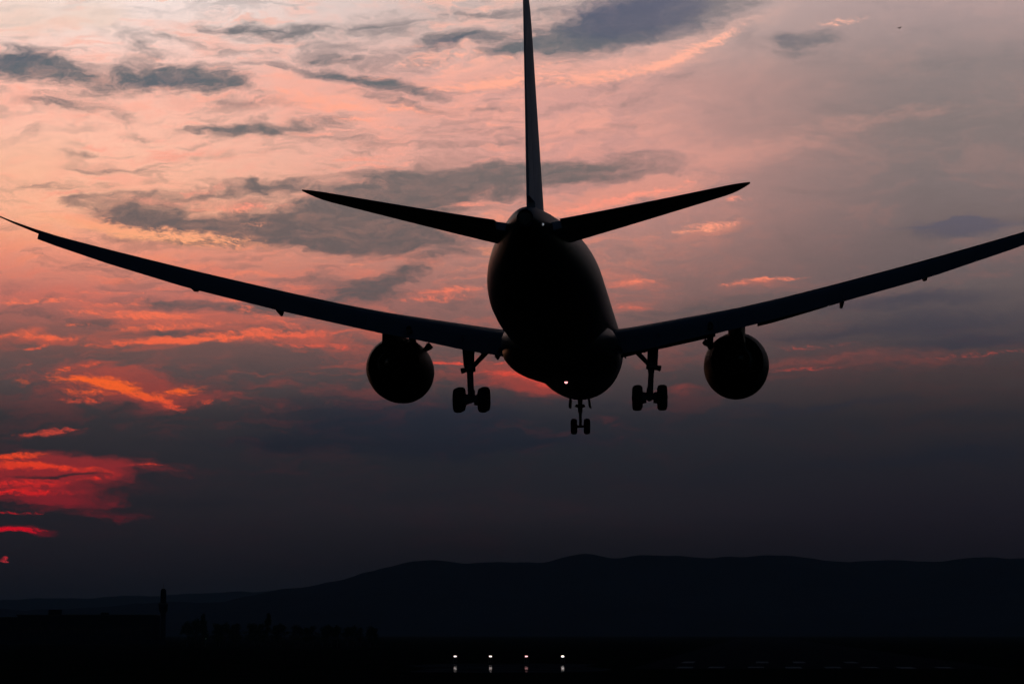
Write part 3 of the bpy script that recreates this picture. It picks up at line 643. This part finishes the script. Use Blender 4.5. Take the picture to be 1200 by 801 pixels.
# --- landing gear
def wheel(parent, c, rad, wid):
    b = MB(); h = wid / 2
    b.lathe(c + Vector((-h, 0, 0)), (1, 0, 0), [(h * .10, rad * .55), (0.02, rad * .60), (0, rad * .78), (h * .18, rad * .92), (h * .5, rad * .985), (h, rad), (h * 1.5, rad * .985), (h * 1.82, rad * .92), (wid, rad * .78), (wid - .02, rad * .60), (wid - h * .1, rad * .55)], 36)
    t = b.build('wheel', tyre_m, parent, 40)
    b = MB(); b.lathe(c + Vector((-h * .86, 0, 0)), (1, 0, 0), [(0, rad * .2), (.05, rad * .3), (.10, rad * .54), (h * 1.62, rad * .54), (h * 1.67, rad * .3), (h * 1.72, rad * .2)], 24)
    b.build('rim', rim_m, t, 40)
for s in (-1, 1):
    gr, ga = s * 4.9, 31.8
    top = A(30.9, s * 5.1, -.9); ax_c = A(ga, gr, -4.53)
    b = MB(); mid = top.lerp(ax_c, .56)
    b.tube(top, mid, .27, .24); b.tube(top.lerp(ax_c, .5), ax_c, .155, .155)
    b.lathe(top.lerp(ax_c, .5), ax_c - top, [(0, .26), (.02, .29), (.20, .29), (.22, .26)], 16)
    b.tube(ax_c + Vector((0, .1, .0)), ax_c + Vector((0, .1, .55)), .22, .17)
    for d in (-.14, .14):                                   # torque links
        b.tube(mid + Vector((d, -.22, 0)), mid + Vector((d * .6, -.62, -.55)), .05); b.tube(mid + Vector((d * .6, -.62, -.55)), ax_c + Vector((d, -.25, .2)), .05)
    b.tube(mid + Vector((s * .16, 0, .1)), mid + Vector((s * .52, -.05, .02)), .13, .16)
    gear = b.build('main_landing_gear', gear_m, plane, 40)
    b = MB(); tilt = Vector((0, math.cos(R(6)), math.sin(R(6))))
    b.tube(ax_c - tilt * .95, ax_c + tilt * .95, .17)
    for k in (-1, 1): b.tube(ax_c + tilt * (.73 * k) - Vector((.98, 0, 0)), ax_c + tilt * (.73 * k) + Vector((.98, 0, 0)), .10)
    for k in (-1, 1):
        for d in (-1, 1): b.tube(ax_c + tilt * (.73 * k) + Vector((d * .20, 0, 0)), ax_c + tilt * (.73 * k) + Vector((d * .48, 0, 0)), .27, .30)
    b.build('truck_beam', gear_m, gear, 40)
    for k in (-1, 1):
        for d in (-1, 1): wheel(gear, ax_c + tilt * (.73 * k) + Vector((d * .68, 0, 0)), .685, .54)
    b = MB()
    lowp = top.lerp(ax_c, .50) + Vector((-s * .1, 0, 0)); inn = A(31.0, s * 3.65, -1.35); knee = lowp.lerp(inn, .5)
    b.tube(lowp, knee, .12, .14); b.tube(knee, inn, .14, .13); b.tube(knee, A(31.0, s * 4.8, -1.45), .055); b.tube(A(31.0, s * 4.75, -1.5), A(31.0, s * 3.9, -1.42), .06)
    b.tube(top.lerp(ax_c, .42), A(29.2, s * 4.9, -1.2), .11)
    b.build('side_brace', gear_m, gear, 40)
    b = MB(); b.box(top.lerp(ax_c, .26) + Vector((s * .30, -.15, 0)), (.07, 1.35, 1.75), Matrix.Rotation(R(4 * s), 3, 'Y'), .02); b.build('gear_door', wing_m, gear, 30)
    b = MB(); b.box(A(31.2, s * 3.42, -1.95), (.09, 2.0, .62), Matrix.Rotation(R(-28 * s), 3, 'Y'), .02); b.build('gear_door', skin, plane, 30)
b = MB()
nx_t, nx_c = A(6.3, 0, -2.3), A(6.0, 0, -4.62)
b.tube(nx_t, nx_t.lerp(nx_c, .62), .17, .15); b.tube(nx_t.lerp(nx_c, .55), nx_c, .095)
b.tube(nx_c - Vector((.55, 0, 0)), nx_c + Vector((.55, 0, 0)), .08)
b.tube(nx_t.lerp(nx_c, .5), A(4.4, 0, -2.5), .08)
for d in (-1, 1): b.tube(nx_t.lerp(nx_c, .45) + Vector((d * .1, -.1, 0)), nx_t.lerp(nx_c, .45) + Vector((d * .30, -.12, .05)), .10)
b.tube(nx_t.lerp(nx_c, .55) + Vector((0, -.15, 0)), nx_t.lerp(nx_c, .78) + Vector((0, -.5, 0)), .05); b.tube(nx_t.lerp(nx_c, .78) + Vector((0, -.5, 0)), nx_c + Vector((0, -.1, .1)), .05)
ng = b.build('nose_landing_gear', gear_m, plane, 40)
for d in (-1, 1):
    wheel(ng, nx_c + Vector((d * .42, 0, 0)), .51, .40)
    b = MB(); b.box(A(6.4, d * .62, -3.16), (.13, 1.6, .56), Matrix.Rotation(R(-6 * d), 3, 'Y'), .03); b.build('gear_door', skin, ng, 30)

# --- lights that are on
b = MB(); b.lathe(A(25.2, 0, -3.02), (0, 0, -1), [(0, .10), (.10, .10), (.16, .085), (.2, .03)], 20); b.build('beacon_light', glow('beacon_red', (1.0, .36, .36), 2.4), plane, 60)
b = MB(); b.ball(A(61.02, .71, 1.31), .06, 14); b.build('tail_light', glow('tail_white', (.85, .9, 1.0), .22), plane, 60)

# ---------------------------------------------------------------- approach light units beside the runway
orange = mat('lamp_housing_paint', (0.30, 0.10, 0.02), 0.6, var=0.2, nscale=4)
steel = mat('galvanised_steel', (0.18, 0.18, 0.19), 0.5, metal=0.6, var=0.2, nscale=8)
def papi(x, lens_glow, label):
    t = tag(empty('approach_light', (x, 540, 0)), label, 'approach light', 'row of four approach lights')
    b = MB(); b.box(Vector((0, 0, 1.18)), (.86, 1.1, .44), None, .03); b.box(Vector((0, -.62, 1.40)), (.90, .30, .03)); b.build('housing', orange, t, 30)
    for dx, dy in ((-.34, -.42), (.34, -.42), (0, .42)):
        b = MB(); b.tube((dx, dy, 0), (dx, dy, .97), .035); b.lathe((dx, dy, 0), (0, 0, 1), [(0, .11), (.03, .11)], 14); b.build('leg', steel, t, 40)
    for dx in (-.13, .13):
        b = MB(); b.lathe((dx, -.552, 1.18), (0, -1, 0), [(0, .125), (.03, .125), (.055, .09), (.065, .03)], 24); b.build('lamp_lens', lens_glow, t, 60)
white_l = glow('lamp_white', (1.0, .90, .88), 2.6)
pink_l = glow('lamp_pink', (1.0, .50, .52), 2.4)
bright_l = glow('lamp_bright', (1.0, .94, .92), 4.5)
papi(-11.1, white_l, 'leftmost white approach light in the row of four low on the airfield')
papi(-4.2, white_l, 'second white approach light from the left in the airfield row')
papi(2.8, pink_l, 'pinkish red approach light, third in the row of four')
papi(9.9, bright_l, 'rightmost approach light of four, brightest white with the clearest reflection below')

# ---------------------------------------------------------------- control tower, terminal, trees on the left
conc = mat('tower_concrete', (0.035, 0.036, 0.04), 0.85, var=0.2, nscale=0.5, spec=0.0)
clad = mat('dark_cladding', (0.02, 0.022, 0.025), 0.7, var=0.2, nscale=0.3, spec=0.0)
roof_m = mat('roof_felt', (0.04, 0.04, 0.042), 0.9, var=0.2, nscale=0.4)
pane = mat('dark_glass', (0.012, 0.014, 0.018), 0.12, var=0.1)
tw = tag(empty('control_tower', (-189.8, 1500, 0)), 'slim airport control tower with bulging cab beside the long low building', 'control tower')
def octo(r, z, n=8): return [Vector((r * math.cos(2 * math.pi * (k + .5) / n), r * math.sin(2 * math.pi * (k + .5) / n), z)) for k in range(n)]
b = MB(); b.ring_loft([octo(1.9, 0), octo(1.5, 3), octo(1.35, 16.6)]); b.build('shaft', conc, tw, 20)
b = MB(); b.ring_loft([octo(1.36, 16.6), octo(2.3, 18.0), octo(2.45, 18.8), octo(2.3, 18.81)]); cabf = b.build('cab_base', conc, tw, 20)
b = MB(); b.ring_loft([octo(2.3, 18.81), octo(2.65, 21.2)]); b.build('cab_glass', pane, tw, 20)
b = MB(); b.ring_loft([octo(2.85, 21.2), octo(2.9, 21.5), octo(2.3, 22.1), octo(1.7, 22.3)]); b.build('cab_roof', roof_m, tw, 20)
b = MB(); b.ring_loft([octo(1.65, 22.3), octo(1.65, 26.2), octo(1.5, 28.6), octo(1.1, 29.6), octo(.4, 29.9)]); b.build('radar_housing', clad, tw, 20)
b = MB(); b.tube((0, 0, 29.9), (0, 0, 33.2), .16, .06); b.tube((-.5, 0, 31.2), (.5, 0, 31.2), .05); b.build('antenna', steel, tw, 30)

tm = tag(empty('terminal_building', (-245, 1500, 0)), 'long low flat roofed terminal in silhouette at the left, left of the tower', 'building')
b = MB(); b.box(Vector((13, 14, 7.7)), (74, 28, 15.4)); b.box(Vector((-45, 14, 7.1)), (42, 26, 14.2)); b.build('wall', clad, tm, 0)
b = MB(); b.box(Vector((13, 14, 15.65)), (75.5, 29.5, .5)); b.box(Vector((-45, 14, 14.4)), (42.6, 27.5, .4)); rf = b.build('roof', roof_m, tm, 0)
b = MB(); b.box(Vector((-5.5, 12, 17.3)), (6.5, 6, 2.8)); b.build('roof_plant_room', clad, rf, 0)
b = MB(); b.box(Vector((22, 10, 16.5)), (4, 4, 1.2)); b.build('roof_vent', clad, rf, 0)
for k in range(12):
    b = MB(); b.box(Vector((-20 + k * 6.0, -.03, 7.2)), (4.6, .1, 3.4)); b.build('window', pane, tm, 0)
for k in range(5):
    b = MB(); b.box(Vector((-62 + k * 8.0, .97, 5.4)), (5.4, .1, 3.2)); b.build('window', pane, tm, 0)

leaf = mat('tree_leaves', (0.040, 0.058, 0.026), 0.9, var=0.4, nscale=1.2, spec=0.1)
bark = mat('tree_bark', (0.06, 0.048, 0.036), 0.95, var=0.3, nscale=6)
def tree_proto(seed, h, w, conic):
    rnd = random.Random(seed)
    t = empty('tree')
    b = MB(); b.tube((0, 0, 0), (.15, 0, h * .45), .22 + h * .012, .14, 8); b.tube((.15, 0, h * .45), (0, .1, h * .9), .14, .03, 8)
    for k in range(6):
        an = k * 1.05 + rnd.random(); z = h * (.28 + .09 * k); ln = w * (.75 - .08 * k)
        b.tube((.1, 0, z), (math.cos(an) * ln, math.sin(an) * ln, z + ln * .6), .09, .03, 6)
    b.build('trunk', bark, t, 40)
    b = MB(); bm = b.bm
    cl = []
    for k in range(26):
        q = rnd.random(); z = h * (.30 + .66 * q)
        rr = w * (1 - q * .9 if conic else math.sin(math.pi * (.18 + .78 * q))) * math.sqrt(rnd.random()) * .85
        an = rnd.random() * 6.283; cl.append((Vector((math.cos(an) * rr, math.sin(an) * rr, z)), w * (.22 + .2 * rnd.random())))
    for c, cr in cl:
        for k in range(34):
            d = Vector((rnd.gauss(0, 1), rnd.gauss(0, 1), rnd.gauss(0, .8))); d = d.normalized() * cr * rnd.random() ** .4
            p = c + d; u = Vector((rnd.gauss(0, 1), rnd.gauss(0, 1), rnd.gauss(0, 1))).normalized(); v = u.orthogonal().normalized(); sz = .22 + .2 * rnd.random()
            bm.faces.new([bm.verts.new(p + u * sz), bm.verts.new(p + v * sz * .6), bm.verts.new(p - u * sz), bm.verts.new(p - v * sz * .6)])
    b.build('crown', leaf, t, 0)
    return t
kinds = [tree_proto(3, 10.5, 3.6, False), tree_proto(11, 9.6, 3.3, False), tree_proto(23, 12.6, 2.4, True)]
used = set()
rt = random.Random(5)
spots = [(-143 + i * 3.1 + rt.uniform(-1.0, 1.0), 1205 + rt.uniform(-14, 14)) for i in range(28)]
for i, (x, y) in enumerate(spots):
    k = 2 if i in (3, 12) else rt.randrange(2)
    z = (1.12 if i in (3, 12) else 1.08 - .011 * i) * rt.uniform(.94, 1.06)
    if k not in used:
        used.add(k); o = kinds[k]; o.location = (x, y, 0); o.scale = (z,) * 3
    else:
        o = dup(kinds[k], (x, y, 0), rt.uniform(0, 6.28), (z,) * 3)
    tall = k == 2
    tag(o, (('tall pointed tree near the left end of the dark tree row by the tower' if i == 3 else 'tall pointed tree near the middle of the dark rounded tree row') if tall else 'dark rounded tree in the silhouetted row right of the control tower'), 'tree', 'trees right of the control tower')
lp = tag(empty('lamp_post', (-131.5, 1185, 0)), 'short dim lamp post in front of the dark trees at the left', 'lamp post')
b = MB(); b.tube((0, 0, 0), (0, 0, 3.2), .07, .05); b.build('pole', steel, lp, 40)
b = MB(); b.lathe((0, 0, 3.2), (0, 0, 1), [(0, .10), (.08, .26), (.45, .30), (.55, .12)], 16); b.build('lamp', glow('lamp_dim', (.55, .75, .5), .012), lp, 40)

# ---------------------------------------------------------------- the bird
bird_m = mat('bird_feathers', (0.02, 0.02, 0.022), 0.8, var=0.2, nscale=20)
bl = tag(empty('bird'), 'tiny dark bird flying alone high in the upper right of the sky', 'bird')
b = MB()
b.ring_loft([[Vector((r_ * math.cos(2 * math.pi * k / 12), y, z + r_ * .9 * math.sin(2 * math.pi * k / 12))) for k in range(12)] for y, z, r_ in
             ((.33, .02, .008), (.29, .02, .022), (.25, .025, .045), (.20, .03, .055), (.14, .015, .05), (.05, 0, .085), (-.07, -.01, .095), (-.18, 0, .06), (-.26, .01, .03))])
b.ring_loft([[Vector((x, y, .012 + z)) for x, z in ((-w, 0), (0, .012), (w, 0), (0, -.008))] for y, w in ((-.20, .035), (-.30, .06), (-.42, .085))])
for s in (-1, 1):
    sec = []
    for q in (0, .15, .35, .55, .75, .9, 1.0):
        x = s * (.05 + .48 * q); z = .02 + .30 * q - .22 * q * q; ch = .20 * (1 - q * .75); y = .06 - .05 * q - .10 * q * q
        sec.append([Vector((x, y + ch * .5, z)), Vector((x, y + ch * .1, z + .018 * (1 - q) + .003)), Vector((x, y - ch * .5, z - .004)), Vector((x, y + ch * .1, z - .010 * (1 - q) - .002))])
    b.ring_loft(sec)
b.build('body', bird_m, bl, 50)
bl.location = (58.35, 405.94, 96.18)
bl.rotation_euler = (0, 0, R(-50))

# ---------------------------------------------------------------- dusk air
hz = bpy.data.materials.new('dusk_haze'); hz.use_nodes = True
nt = hz.node_tree; nt.nodes.clear()
pv = nt.nodes.new('ShaderNodeVolumePrincipled')
pv.inputs['Color'].default_value = (0.36, 0.55, 0.75, 1)
pv.inputs['Density'].default_value = 5e-5
pv.inputs['Anisotropy'].default_value = 0.0
om = nt.nodes.new('ShaderNodeOutputMaterial'); nt.links.new(pv.outputs[0], om.inputs['Volume'])
b = MB(); b.box(Vector((0, 8000, 148)), (62000, 46000, 306))
tag(b.build('haze', hz, smooth=0), kind='stuff')
